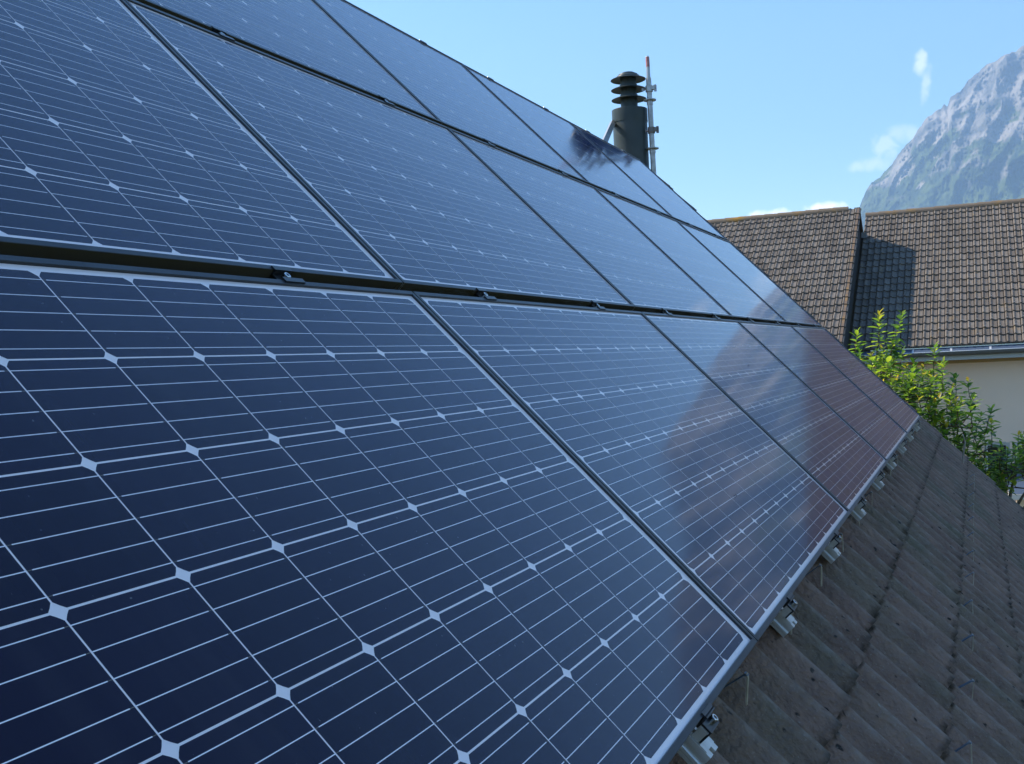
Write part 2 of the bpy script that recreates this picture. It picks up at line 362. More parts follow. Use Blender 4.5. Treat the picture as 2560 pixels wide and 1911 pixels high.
# ------------------------------------------------------------------ own house with corrugated roof
M_corr = mat('weathered_fibre_cement', (0.07, 0.06, 0.055), 0.9, 0, 0.15)
def corr_nodes():
    c = noise_mix(M_corr, (0.275, 0.172, 0.130), (0.165, 0.104, 0.080), 9, 9, 0.32, 0.68, stretch=(1, 0.7, 1), bump=1.0, bump_scale=70)
    N, L, b = nodes(M_corr)
    for q_ in N:
        if q_.type == 'BUMP': q_.inputs['Distance'].default_value = 0.018
    tc = N.new('ShaderNodeTexCoord')
    def blot(col_in, scale, lo, hi, col, st=(1,1,1), detail=3):
        mp = N.new('ShaderNodeMapping'); mp.inputs['Scale'].default_value = st; L.new(tc.outputs['Object'], mp.inputs[0])
        n = N.new('ShaderNodeTexNoise'); n.inputs['Scale'].default_value = scale; n.inputs['Detail'].default_value = detail
        L.new(mp.outputs[0], n.inputs[0])
        r = N.new('ShaderNodeMapRange'); r.inputs['From Min'].default_value = lo; r.inputs['From Max'].default_value = hi
        L.new(n.outputs['Fac'], r.inputs[0])
        mx = N.new('ShaderNodeMix'); mx.data_type = 'RGBA'; L.new(r.outputs[0], mx.inputs[0]); L.new(col_in, mx.inputs[6]); mx.inputs[7].default_value = (*col, 1)
        return mx.outputs[2]
    c = blot(c, 2.3, 0.5, 0.72, (0.150, 0.120, 0.082))             # green-grey algae
    c = blot(c, 3.1, 0.58, 0.8, (0.19, 0.108, 0.085), (1, .6, 1))        # reddish dust
    c = blot(c, 48, 0.70, 0.76, (0.03, 0.026, 0.024), (1, .6, 1), 1)      # black moss dots
    c = blot(c, 170, 0.62, 0.85, (0.30, 0.25, 0.21), (1, 1, 1), 2)       # pale grains
    c = blot(c, 19, 0.76, 0.80, (0.34, 0.31, 0.27), (1, 1, 1), 4)       # lichen flecks
    a = N.new('ShaderNodeAttribute'); a.attribute_name = 'edge'           # dirt and moss at sheet ends, overlap shadow painted in with them
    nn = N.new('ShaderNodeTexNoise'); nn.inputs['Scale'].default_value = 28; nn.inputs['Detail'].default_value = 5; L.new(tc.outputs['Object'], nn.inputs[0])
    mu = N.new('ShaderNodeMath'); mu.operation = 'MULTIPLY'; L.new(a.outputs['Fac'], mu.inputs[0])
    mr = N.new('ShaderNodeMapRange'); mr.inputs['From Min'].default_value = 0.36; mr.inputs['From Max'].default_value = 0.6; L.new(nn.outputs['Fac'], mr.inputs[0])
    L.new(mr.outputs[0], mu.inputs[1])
    a2 = N.new('ShaderNodeAttribute'); a2.attribute_name = 'crest'        # highlights painted along the crests to bring out the waves, patchy
    m2 = N.new('ShaderNodeMath'); m2.operation = 'MULTIPLY'; L.new(a2.outputs['Fac'], m2.inputs[0])
    r2 = N.new('ShaderNodeMapRange'); r2.inputs['From Min'].default_value = 0.38; r2.inputs['From Max'].default_value = 0.66; r2.inputs['To Max'].default_value = 0.75; L.new(nn.outputs['Fac'], r2.inputs[0]); L.new(r2.outputs[0], m2.inputs[1])
    mc = N.new('ShaderNodeMix'); mc.data_type = 'RGBA'; L.new(m2.outputs[0], mc.inputs[0]); L.new(c, mc.inputs[6]); mc.inputs[7].default_value = (0.30, 0.24, 0.20, 1); c = mc.outputs[2]
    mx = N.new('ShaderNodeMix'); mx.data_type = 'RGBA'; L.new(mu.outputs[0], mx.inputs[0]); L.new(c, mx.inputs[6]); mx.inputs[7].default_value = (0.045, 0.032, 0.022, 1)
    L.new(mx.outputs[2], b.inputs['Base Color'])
corr_nodes()
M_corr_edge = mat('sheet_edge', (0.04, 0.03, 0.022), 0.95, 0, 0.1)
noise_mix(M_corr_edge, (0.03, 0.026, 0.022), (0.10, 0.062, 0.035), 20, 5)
M_moss = mat('moss', (0.03, 0.035, 0.02), 0.95, 0, 0.1)
noise_mix(M_moss, (0.02, 0.022, 0.014), (0.07, 0.05, 0.025), 60, 4)
M_render = mat('cream_render', (0.52, 0.45, 0.36), 0.9, 0, 0.2)
noise_mix(M_render, (0.50, 0.44, 0.35), (0.44, 0.385, 0.31), 1.2, 6, bump=0.25, bump_scale=120)

NC = -0.086; AMP = 0.0255; WL = 0.1777
VERGE = 7.82; RX0 = -6.5
def build_own_house():
    root = empty('house', (0, 0, GROUND), (0, 0, 0), 'house whose dark corrugated roof carries the solar panels and chimney', 'house')
    rnd = random.Random(3)
    rt = MB(); edge = []; crest = []
    courses = [-1.42, -1.12, -0.83, -0.535, -0.245] + [0.05 + 0.295*i for i in range(11)]
    npw = 12; nx = int((VERGE-RX0)/WL*npw)
    def wave(x): return AMP*math.cos(2*math.pi*(x-0.03)/WL)
    for ci, s0 in enumerate(courses):
        s1 = (courses[ci+1] if ci+1 < len(courses) else s0+0.295) + 0.02
        rows = [0.0, 0.03, 0.09, 0.22, 0.36, 0.5, 0.64, 0.78, 0.885, 0.915, 1.0]
        base = len(rt.v); sh = [0.0]*200
        sheet = [rnd.uniform(-.006, .006) for _ in range(40)]; lift = [rnd.uniform(-.0012, .0022) for _ in range(40)]
        vv = []
        for ri, t in enumerate(rows):
            for j in range(nx+1):
                x = RX0 + (VERGE-RX0)*j/nx
                k = int((x-RX0+0.31*(ci % 2))/0.93)
                jag = 0.0
                if ri < 2: jag = 0.006*noise.noise(Vector((x*9, ci*7.1, 0))) + 0.004*noise.noise(Vector((x*37, ci*3.3, 5))) + sheet[k]
                s = s0 + jag + (s1-s0)*t
                up = 0.017*(1-t) + lift[k]*(1-t)
                n = NC - AMP + wave(x) + up + 0.0022*noise.noise(Vector((x*9, s*7, 2))) + 0.0012*noise.noise(Vector((x*40, s*26, 4)))
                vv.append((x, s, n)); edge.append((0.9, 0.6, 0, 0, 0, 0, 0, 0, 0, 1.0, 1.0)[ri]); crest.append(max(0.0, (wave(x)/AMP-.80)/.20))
        n1 = nx+1; fs = []
        for ri in range(len(rows)-1):
            for j in range(nx): fs.append((ri*n1+j, ri*n1+j+1, (ri+1)*n1+j+1, (ri+1)*n1+j))
        rt.add(vv, fs, 0)
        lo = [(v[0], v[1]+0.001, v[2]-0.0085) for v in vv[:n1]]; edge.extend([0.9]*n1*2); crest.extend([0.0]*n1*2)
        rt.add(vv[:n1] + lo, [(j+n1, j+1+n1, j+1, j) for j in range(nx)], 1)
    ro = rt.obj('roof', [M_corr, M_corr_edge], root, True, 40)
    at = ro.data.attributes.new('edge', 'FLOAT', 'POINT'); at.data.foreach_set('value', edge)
    at = ro.data.attributes.new('crest', 'FLOAT', 'POINT'); at.data.foreach_set('value', crest)
    ro.rotation_euler = ROT; ro.location = (0, 0, -GROUND)
    # rear slope, ridge and verge
    top = 3.29
    ridge = P(0, top, NC-0.01)
    rs = MB(); D = 5.0
    rs.add([(RX0, ridge.y, ridge.z), (VERGE, ridge.y, ridge.z), (VERGE, ridge.y+D*CO, ridge.z-D*SI), (RX0, ridge.y+D*CO, ridge.z-D*SI)], [(0,1,2,3)])
    r2 = rs.obj('rear_roof', M_corr, root); r2.location = (0, 0, -GROUND)
    vb = MB()
    vb.box((VERGE-0.03, -1.42, NC-0.16), (VERGE+0.012, top, NC-0.035)); v = vb.obj('verge_board', M_corr_edge, root); v.rotation_euler = ROT; v.location = (0, 0, -GROUND)
    # walls
    e = P(0, -1.05, NC-0.2)
    wl = MB(); x0, x1 = RX0+0.2, VERGE-0.35; y0 = e.y; y1 = ridge.y + D*CO - 0.4; zt = e.z
    rz = ridge.z - 0.35
    for x in (x0, x1):
        pts = [(x, y0, GROUND), (x, y1, GROUND), (x, y1, ridge.z-D*SI), (x, ridge.y, rz), (x, y0, zt-0.1)]
        wl.add(pts, [(0,1,2,3,4)])
    wl.add([(x0,y0,GROUND),(x1,y0,GROUND),(x1,y0,zt-.1),(x0,y0,zt-.1)], [(0,1,2,3)])
    wl.add([(x0,y1,GROUND),(x1,y1,GROUND),(x1,y1,ridge.z-D*SI),(x0,y1,ridge.z-D*SI)], [(0,1,2,3)])
    w = wl.obj('wall', M_render, root); w.location = (0, 0, -GROUND)
    # snow hooks: bent straps between sheet courses
    def hook(x, s):
        m = MB()
        m.strip([(0, .052, -.026), (0, .044, .028), (0, .040, .034)], (1, 0, 0), .013, .0026, 0)
        m.strip([(0, .044, .034), (0, .036, .030), (0, .0, -.008)], (1, 0, 0), .0100, .003, 1)
        m.add([(-.0075,.047,.0335),(.0075,.047,.0335),(.0075,.038,.0345),(-.0075,.038,.0345)], [(0,1,2,3)], 0)
        return m
    h0 = hook(0, 0).obj('snow_hook', [M_hookb, M_hook], ro)
    spots = [(0.264 + .533*i, -0.617) for i in range(0, 13)] + [(-0.035 + .533*i, -0.068) for i in range(0, 14)] + [(-0.268, -0.617)]
    for i, (x, s) in enumerate(spots):
        h = h0 if i == 0 else h0.copy()
        if i: COL.objects.link(h)
        h.parent = ro; h.location = (x, s, NC); h.rotation_euler = (R(rnd.uniform(-4, 4)), 0, R(rnd.uniform(-6, 6)))
    # a taller curved roof-ladder hook near the verge
    b = MB(); pts = []
    for t in range(9):
        a = t/8; pts.append((0.02*math.sin(a*3), -0.03+0.115*a + 0.0*a, 0.035+0.115*math.sin(a*1.6)))
    b.strip([(0,-.05,.030),(0,-.07,.004),(0,-.062,-.006)], (1,0.2,0), .05, .004)
    b.strip([(0,-.045,.025),(0,-.02,.06),(0,.04,.14),(0,.085,.165)], (1,0.2,0), .07, .004)
    bo = b.obj('ladder_hook', M_hook, ro); bo.location = (7.05, -0.42, NC)
    # moss tufts sitting on the sheet ends
    ms = MB()
    for i in range(420):
        s0 = rnd.choice([-0.245, -0.535, -0.83]); x = 7.6 - 8.2*rnd.random()**0.7
        x = round((x-0.03-WL/2)/WL)*WL + 0.03 + WL/2 + rnd.gauss(0, .022)
        rr = rnd.uniform(.003, .010)*rnd.choice((.6, 1, 1.2)); c = Vector((x, s0 - rnd.uniform(-.006, .004), NC - 2*AMP + rnd.uniform(0.006, .011)))
        sq = (rnd.uniform(1, 2.2), rnd.uniform(.8, 1.5), rnd.uniform(.5, .9)); rings = []
        for a in range(5):
            ph = math.pi*a/4; rings.append([c + Vector((sq[0]*rr*math.sin(ph)*math.cos(2*math.pi*j/7)*rnd.uniform(.75,1.2), sq[1]*rr*math.sin(ph)*math.sin(2*math.pi*j/7)*rnd.uniform(.75,1.2), sq[2]*rr*math.cos(ph))) for j in range(7)])
        ms.loft(rings, 0, False)
    mo = ms.obj('moss', M_moss, ro, True); mo['kind'] = 'stuff'
build_own_house()

# ------------------------------------------------------------------ chimney flue
M_flue = mat('dark_green_painted_steel', (0.07, 0.085, 0.08), 0.42, 0.0, 0.3)
noise_mix(M_flue, (0.024, 0.038, 0.040), (0.042, 0.056, 0.056), 6, 6)
M_flue_in = mat('flue_underside', (0.012, 0.014, 0.018), 0.5)
def build_flue():
    c = Vector((8.05, 2.620, 2.119)); root = empty('chimney_flue', c, (0,0,0), 'dark green steel chimney flue with three cowl rings behind the top row', 'chimney')
    def part(name, prof, mats=M_flue, m=0, sharp=30, parent=root):
        b = MB(); b.lathe(prof, (0,0,0), 64, m); return b.obj(name, mats, parent, True, sharp)
    top = 0.690                      # rim height above the base empty
    part('outer_pipe', [(0.1435, (GROUND-2.119)/1.1418), (0.1435, top-0.105), (0.1440, top-0.1045)])
    part('collar', [(0.1475, top-0.106), (0.1480, top-0.102), (0.1480, top-0.002), (0.1468, top), (0.1448, top-0.003), (0.1440, top-0.01)])
    part('top_plate', [(0.1445, top-0.010), (0.071, top-0.008)])
    part('inner_pipe', [(0.0705, top-0.012), (0.0705, top+0.115), (0.066, top+0.13), (0.066, top+0.285)])
    z0 = top + 0.083
    for i in range(3):
        z = z0 + 0.0815*i
        r = part('cowl_ring', [(0.1455, z-0.0015), (0.1465, z), (0.1455, z+0.0015), (0.120, z+0.012), (0.075, z+0.022), (0.073, z+0.040), (0.071, z+0.040),
                                (0.070, z+0.010), (0.118, z+0.006), (0.1455, z-0.0015)], sharp=40)
    z = z0 + 2*0.0815
    part('cap', [(0.100, z+0.020), (0.098, z+0.027), (0.082, z+0.037), (0.080, z+0.044), (0.056, z+0.053), (0.052, z+0.058), (0.0, z+0.062)], sharp=25)
    b = MB(); b.tube([(0.068, -0.02, top-0.03), (0.068, -0.02, top+0.02)], .006, 8)
    b.obj('drain_clip', M_steel, root)
    K = 1.1418; root.scale = (K, K, K)
    br = MB(); a = Vector((8.0, 2.775, 2.80)); e = Vector((6.36, 2.36, 2.24))
    br.tube([(a-c)/K, (e-c)/K], .027, 4)
    br.obj('brace', M_galv, root)
    return root
M_galv = mat('galvanised_steel', (0.50, 0.50, 0.48), 0.38, 0.75)
noise_mix(M_galv, (0.42, 0.42, 0.41), (0.28, 0.27, 0.26), 18, 5)
M_red = mat('faded_red_paint', (0.55, 0.10, 0.09), 0.6)
noise_mix(M_red, (0.36, 0.10, 0.10), (0.50, 0.28, 0.26), 30, 4)
M_rust = mat('rusty_fitting', (0.16, 0.10, 0.06), 0.7, 0.2)
noise_mix(M_rust, (0.20, 0.13, 0.09), (0.16, 0.17, 0.18), 40, 4)
build_flue()

def build_pole():
    base = Vector((8.02, 2.400, GROUND))
    root = empty('scaffold_pole', base, (0, 0, 0), 'grey scaffold pole with red painted tip standing right of the chimney', 'scaffold pole')
    H = -GROUND; tilt = -0.022
    def at(z, dx=0.0): return (dx, 0.012*(z-2.3), z + H)       # z is height in the panel frame
    t = MB(); t.tube([at(-6.0), at(0), at(3.17)], .0242, 20); t.obj('tube', M_galv, root, True, 50)
    s = MB(); s.tube([at(3.155), at(3.29)], .0175, 16); s.obj('spigot', M_galv, root, True, 50)
    s = MB(); s.tube([at(3.272), at(3.362)], .0180, 16); s.obj('painted_tip', M_red, root, True, 50)
    s = MB(); s.tube([at(3.360), at(3.372)], .0150, 16); s.obj('end_plug', mat('white_plug', (.7,.7,.7), .6), root)
    def rosette(z):
        m = MB(); c = at(z); m.lathe([(0.024, z+H-.005), (0.060, z+H-.005), (0.0615, z+H), (0.060, z+H+.005), (0.024, z+H+.005)], (c[0], c[1], 0), 28)
        m.obj('rosette', M_galv, root, True, 40)
        m = MB(); m.tube([at(z-.045), at(z-.005)], .029, 16); m.obj('rosette_collar', M_galv, root, True, 40)
    rosette(2.965); rosette(2.515)
    def coupler(z, a):
        m = MB(); c = Vector(at(z)); m.lathe([(0.026, z+H-.030), (0.034, z+H-.028), (0.034, z+H+.028), (0.026, z+H+.030)], (c.x, c.y, 0), 20)
        d = Vector((0, -1, 0)); m.box((c.x-.022, c.y-.062, z+H-.012), (c.x+.022, c.y-.028, z+H+.022)); m.box((c.x-.012, c.y-.070, z+H-.030), (c.x+.012, c.y-.050, z+H+.030))
        q = m.obj('coupler', M_rust if a else M_galv, root)
        b = MB(); b.tube([(c.x+.0, c.y+.03, z+H), (c.x+.0, c.y+.072, z+H+.004)], .008, 8); b.box((c.x-.012, c.y+.055, z+H-.012), (c.x+.012, c.y+.070, z+H+.014)); b.obj('wing_nut', M_galv, q)
    coupler(3.070, 0); coupler(2.685, 1)
    return root
build_pole()

# ------------------------------------------------------------------ neighbour house
M_tile = mat('brown_concrete_tile', (0.24, 0.185, 0.15), 0.88, 0, 0.2)
def tile_nodes():
    N, L, b = nodes(M_tile)
    g = N.new('ShaderNodeNewGeometry'); cr = N.new('ShaderNodeValToRGB')
    e = cr.color_ramp.elements; e[0].color = (0.112, 0.096, 0.083, 1); e[1].color = (0.185, 0.162, 0.142, 1)
    x = e.new(0.5); x.color = (0.145, 0.126, 0.110, 1)
    L.new(g.outputs['Random Per Island'], cr.inputs[0])
    tc = N.new('ShaderNodeTexCoord'); n = N.new('ShaderNodeTexNoise'); n.inputs['Scale'].default_value = 9; n.inputs['Detail'].default_value = 8
    L.new(tc.outputs['Object'], n.inputs[0])
    r = N.new('ShaderNodeMapRange'); r.inputs['From Min'].default_value = 0.4; r.inputs['From Max'].default_value = 0.75; r.inputs['To Max'].default_value = 0.5
    L.new(n.outputs[0], r.inputs[0])
    mx = N.new('ShaderNodeMix'); mx.data_type = 'RGBA'; L.new(r.outputs[0], mx.inputs[0]); L.new(cr.outputs[0], mx.inputs[6]); mx.inputs[7].default_value = (0.09, 0.073, 0.06, 1)
    n5 = N.new('ShaderNodeTexNoise'); n5.inputs['Scale'].default_value = 3.2; n5.inputs['Detail'].default_value = 9; L.new(tc.outputs['Object'], n5.inputs[0])
    r5 = N.new('ShaderNodeMapRange'); r5.inputs['From Min'].default_value = 0.60; r5.inputs['From Max'].default_value = 0.74; r5.inputs['To Max'].default_value = 0.7; L.new(n5.outputs[0], r5.inputs[0])
    m5 = N.new('ShaderNodeMix'); m5.data_type = 'RGBA'; L.new(r5.outputs[0], m5.inputs[0]); L.new(mx.outputs[2], m5.inputs[6]); m5.inputs[7].default_value = (0.20, 0.15, 0.095, 1)
    L.new(m5.outputs[2], b.inputs['Base Color'])
    bp = N.new('ShaderNodeBump'); bp.inputs['Strength'].default_value = 0.3; bp.inputs['Distance'].default_value = 0.01
    n2 = N.new('ShaderNodeTexNoise'); n2.inputs['Scale'].default_value = 60; L.new(tc.outputs['Object'], n2.inputs[0]); L.new(n2.outputs[0], bp.inputs['Height']); L.new(bp.outputs[0], b.inputs['Normal'])
tile_nodes()
M_ridge = mat('ridge_tile', (0.30, 0.22, 0.15), 0.9, 0, 0.2)
noise_mix(M_ridge, (0.16, 0.125, 0.095), (0.30, 0.165, 0.035), 1.4, 8, 0.52, 0.72)
M_rake = mat('verge_tile', (0.30, 0.22, 0.16), 0.9, 0, 0.2)
noise_mix(M_rake, (0.145, 0.105, 0.08), (0.25, 0.15, 0.06), 2.2, 7, 0.5, 0.72)
M_zinc = mat('grey_blue_zinc', (0.055, 0.085, 0.14), 0.55, 0.1)
M_zinc_l = mat('pale_zinc', (0.55, 0.58, 0.62), 0.45, 0.4)
M_gut = mat('gutter_underside', (0.115, 0.10, 0.088), 0.6)
M_fascia = mat('pale_fascia', (0.42, 0.40, 0.37), 0.7)
M_wall2 = mat('beige_plaster', (0.58, 0.53, 0.46), 0.9, 0, 0.2)
noise_mix(M_wall2, (0.86, 0.61, 0.45), (0.79, 0.56, 0.41), 0.5, 5)
M_wallbounce = mat('ochre_bounce_light', (0.45, 0.28, 0.12), 0.9, 0, 0.2)  # ochre stands in for warm light bounced onto the wall top
M_soffit = mat('timber_soffit', (0.50, 0.27, 0.10), 0.7)
M_glass = mat('dark_window_glass', (0.015, 0.017, 0.02), 0.06, 0, 0.6)
M_wframe = mat('window_frame', (0.42, 0.38, 0.33), 0.6)

XR, ZR, T = 32.984, 4.56, 0.70                    # ridge of the main roof, slope tangent
XE = 27.10; AOFF = 2.03; YG = 2.665
PITCH = math.atan(T)
def slope_pt(x, y, ridge_x, up=0.0):              # point on the west-facing slope, 'up' along its normal
    z = ZR - (ridge_x - x)*T
    return Vector((x - math.sin(PITCH)*up, y, z + math.cos(PITCH)*up))
def tiled(name, ridge_x, y0, y1, n_rows, parent):
    """clay-like interlocking tiles laid as real geometry; y0 < y1, rows from ridge to eave"""
    tw, tl = 0.180, 0.340; m = MB(); rnd = random.Random(5)
    prof = [(0.0, -.012), (.012, .028), (.035, .038), (.060, .024), (.085, .008), (.125, .003), (.160, .004), (.176, -.022)]   # roll on the sunny left
    ncol = int(round((y1-y0)/tw))
    dx = tl*math.cos(PITCH)
    for r_ in range(n_rows):
        for c_ in range(ncol):
            yl = y1 - c_*tw                     # left edge seen from the camera = +y
            xt = ridge_x - r_*dx; xb = xt - dx
            j = rnd.uniform(-.004, .004); jb = rnd.uniform(-.003, .003)
            vs_ = []
            for (x, up, e) in ((xt+0.02, 0.004, 0), (xb-0.004+jb, 0.044+j, 1)):
                for (d, h) in prof: vs_.append(slope_pt(x, yl-d, ridge_x, up+h))
            for (d, h) in prof: vs_.append(slope_pt(xb-0.002+jb, yl-d, ridge_x, 0.004+min(h, 0.01)))
            n = len(prof); fs = []
            for i in range(n-1):
                fs.append((i, n+i, n+i+1, i+1)); fs.append((n+i, 2*n+i, 2*n+i+1, n+i+1))
            m.add(vs_, fs, 0)
    return m.obj(name, M_tile, parent, False)
def build_neighbour():
    root = empty('neighbour_house', (XE, -2, GROUND), (0,0,0), 'beige neighbour house with brown tiled roofs at two levels behind the shrub', 'house')
    def link(o): o.location = (-XE, 2, -GROUND); return o
    y_far = -12.0; y_left = 17.0
    nrow = 21
    main = link(tiled('roof', XR, y_far, YG, nrow, root))
    wing = link(tiled('wing_roof', XR-AOFF, YG+0.02, y_left, nrow, root))
    # deck under the tiles, rear slopes, gable wall of the wing
    dk = MB()
    def quad(a, b, c, d): dk.add([a, b, c, d], [(0,1,2,3), (3,2,1,0)])
    for rx, ya, yb in ((XR, y_far, YG), (XR-AOFF, YG+.05, y_left)):
        xe = rx - (XR-XE) + .03
        quad(slope_pt(rx, ya, rx, -.01), slope_pt(rx, yb, rx, -.01), slope_pt(xe, yb, rx, -.01), slope_pt(xe, ya, rx, -.01))
        quad((rx, ya, ZR), (rx, yb, ZR), (rx+5.9, yb, ZR-5.9*T), (rx+5.9, ya, ZR-5.9*T))
    link(dk.obj('roof_deck', M_corr_edge, root))
    gw = MB(); rx = XR-AOFF; xe = rx-(XR-XE)+.1
    gw.add([(xe, YG+.06, ZR-(rx-xe)*T), (rx, YG+.06, ZR-.01), (rx+3, YG+.06, ZR-3*T), (rx+3, YG+.06, GROUND), (xe, YG+.06, GROUND)], [(0,1,2,3,4)])
    link(gw.obj('gable_wall', mat('dark_gable', (0.03, 0.028, 0.028), 0.8), root))  # whole gable in one even near-black colour
    # verge tiles of the wing (front and rear rake)
    vt = MB()
    for i in range(nrow):
        dx = .34*math.cos(PITCH); xt = rx - i*dx; xb = xt-dx-.006
        a = [slope_pt(xt, YG+.05, rx, .040), slope_pt(xt, YG-.012, rx, .036), slope_pt(xt, YG-.016, rx, -.09),
             slope_pt(xb, YG+.05, rx, .066), slope_pt(xb, YG-.018, rx, .062), slope_pt(xb, YG-.020, rx, -.09), slope_pt(xb, YG+.05, rx, .03), slope_pt(xb, YG-.018, rx, .03)]
        vt.add(a, [(0,1,4,3), (1,2,5,4), (3,4,7,6)])
    for i in range(5):
        dx = .34*math.cos(PITCH); xa = rx+i*dx; xb = xa+dx
        vt.box((xa, YG-.02, 0), (xb, YG+.1, 0.001))
        del vt.v[-8:]; del vt.f[-6:]; del vt.m[-6:]
        za, zb = ZR-(xa-rx)*T, ZR-(xb-rx)*T
        vt.add([(xa, YG-.02, za+.05), (xb, YG-.02, zb+.05), (xb, YG-.02, zb-.10), (xa, YG-.02, za-.10), (xa, YG+.14, za+.05), (xb, YG+.14, zb+.05)], [(0,1,2,3), (0,4,5,1)])
    link(vt.obj('verge_tiles', M_rake, root))
    # ridge caps
    for nm, rx_, ya, yb in (('ridge_tiles', XR, y_far, YG), ('ridge_tiles', XR-AOFF, YG-.02, y_left)):
        rb = MB(); L = .40; n = int((yb-ya)/L); rnd = random.Random(9)
        for i in range(n):
            a = yb - i*L; b = a - L - .03; h = rnd.uniform(-.003, .003); rings = []
            for (y, s_) in ((a, 1.12), (b, 1.0)):
                rings.append([(rx_ + .13*s_*math.cos(t), y, ZR - .015 + h + .115*s_*math.sin(t)) for t in [math.pi*k/8 for k in range(-1, 10)]])
            rb.loft(rings, 0, True)
        link(rb.obj(nm, M_ridge, root))
    # lead flashing where the wing meets the main roof
    xv = XR - AOFF/2; fl = MB()
    for k in range(5): fl.box((xv-.30+.12*k, YG-.12, ZR-(XR-xv)*T+.035-.05*abs(k-2)), (xv-.19+.12*k, YG+.03, ZR-(XR-xv)*T+.10-.03*k))
    link(fl.obj('flashing', M_tilehook, root))
    # gutter, apron, brackets, fascia
    ze = ZR - (XR-XE)*T
    def gut(xoff, ya, yb):
        g = MB(); x = XE + xoff
        g.add([(x+.06, ya, ze-.012), (x+.06, yb, ze-.012), (x-.115, yb, ze-.118), (x-.115, ya, ze-.118)], [(0,1,2,3)], 0)
        link(g.obj('gutter_apron', M_zinc, root))
        g = MB(); pr = [(x-.120+.0 + .075 - .075*math.cos(t), ze-.118 - .105*math.sin(t)) for t in [math.pi*k/10 for k in range(11)]]
        g.loft([[(a, y, z) for a, z in pr] for y in (ya, yb)], 0, False, False)
        gu = link(g.obj('gutter', M_gut, root, True))
        b = MB(); b.tube([(x-.122, ya, ze-.112), (x-.122, yb, ze-.112)], .011, 8); b.obj('gutter_bead', M_zinc_l, gu)
        f = MB(); f.box((x+.02, ya, ze-.335), (x+.45, yb, ze-.215)); link(f.obj('fascia', M_fascia, root))
        s_ = MB(); s_.add([(x+.04, ya, ze-.337), (x+.04, yb, ze-.337), (x+.56, yb, ze-.337), (x+.56, ya, ze-.337)], [(0,1,2,3)]); link(s_.obj('soffit', M_soffit, root))
        return gu
    g1 = gut(0, y_far, YG+.0); g2 = gut(-AOFF, YG, y_left)
    bk = MB(); bk.box((-.125, -.026, -.117), (-.100, .026, -.100)); bk.strip([(.05, 0, -.010), (-.117, 0, -.112)], (0,1,0), .050, .008)
    b0 = bk.obj('gutter_bracket', M_zinc_l, g1); b0.location = (XE, 0.175, ze)
    for i in range(1, 13):
        b = b0.copy(); COL.objects.link(b); b.parent = g1; b.location = (XE, .175 + .915*(3-i) if i > 0 else 0, ze)
    b0.location = (XE, .175+.915*3 - .915*1.0 + .915, ze) if False else (XE, 0.175+.915*2.98 - .2, ze)
    # walls
    w = MB(); xw = XE+.55
    def wallquad(y0, y1, z0, z1): w.add([(xw, y0, z0), (xw, y1, z0), (xw, y1, z1), (xw, y0, z1)], [(0,1,2,3)])
    wins = [(-1.13, -.56, -3.35, -2.05), (-2.25, -1.27, -3.35, -2.05)]
    zt = ze-.33
    wallquad(y_far, -2.25, GROUND, zt); wallquad(-.56, YG, GROUND, zt); wallquad(-2.25, -.56, -2.05, zt); wallquad(-2.25, -.56, GROUND, -3.35); wallquad(-1.27, -1.13, -3.35, -2.05)
    w.add([(xw, y_far, GROUND), (xw, y_far, zt), (XR, y_far, ZR-.1), (XR+5.4, y_far, zt), (XR+5.4, y_far, GROUND)], [(0,1,2,3,4)])
    link(w.obj('wall', M_wall2, root))
    bd = MB(); bd.box((xw-.012, y_far, zt-.10), (xw+.01, YG, zt-.002)); link(bd.obj('wall_bounce_strip', M_wallbounce, root))  # strip carrying the painted bounce light below the soffit
    wl = MB(); wl.add([(XE-AOFF+.5, YG, GROUND), (XE-AOFF+.5, y_left, GROUND), (XE-AOFF+.5, y_left, zt), (XE-AOFF+.5, YG, zt)], [(0,1,2,3)]); link(wl.obj('wing_wall', M_wall2, root))
    for (a, b, c, d) in wins:
        f = MB(); t = .07
        f.box((xw-.02, a-.02, c), (xw+.10, a+t, d)); f.box((xw-.02, b-t, c), (xw+.10, b+.02, d)); f.box((xw-.018, a+t, d-t), (xw+.10, b-t, d+.02)); f.box((xw-.018, a+t, c), (xw+.10, b-t, c+t))
        wf = link(f.obj('window', M_wframe, root))
        g = MB(); g.box((xw+.06, a+t, c+t), (xw+.07, b-t, d-t)); g.obj('pane', M_glass, wf)
    # porch with its own little gutter
    pr = MB(); pr.box((24.0, -6.5, -3.02), (xw, -1.02, -2.90)); link(pr.obj('porch_canopy', M_fascia, root))
    pt = MB(); pt.add([(24.03, -6.5, -2.895), (xw, -6.5, -2.66), (xw, -1.02, -2.66), (24.03, -1.02, -2.895)], [(0,1,2,3)]); pt.obj('porch_roof_sheet', M_zinc, root).location = (-XE, 2, -GROUND)
    pw = MB(); pw.box((24.25, -6.4, GROUND), (xw-.01, -1.2, -3.022)); link(pw.obj('porch_wall', M_wall2, root))
    # snow hooks on the tiles
    hm = MB(); hm.strip([(.17, 0, .17*T+.048), (.0, 0, .048), (-.02, 0, .034)], (0,1,0), .028, .006); hm.strip([(-.02, 0, .034), (-.032, 0, .075), (-.020, 0, .095)], (0,1,0), .022, .006)
    dx = .34*math.cos(PITCH)
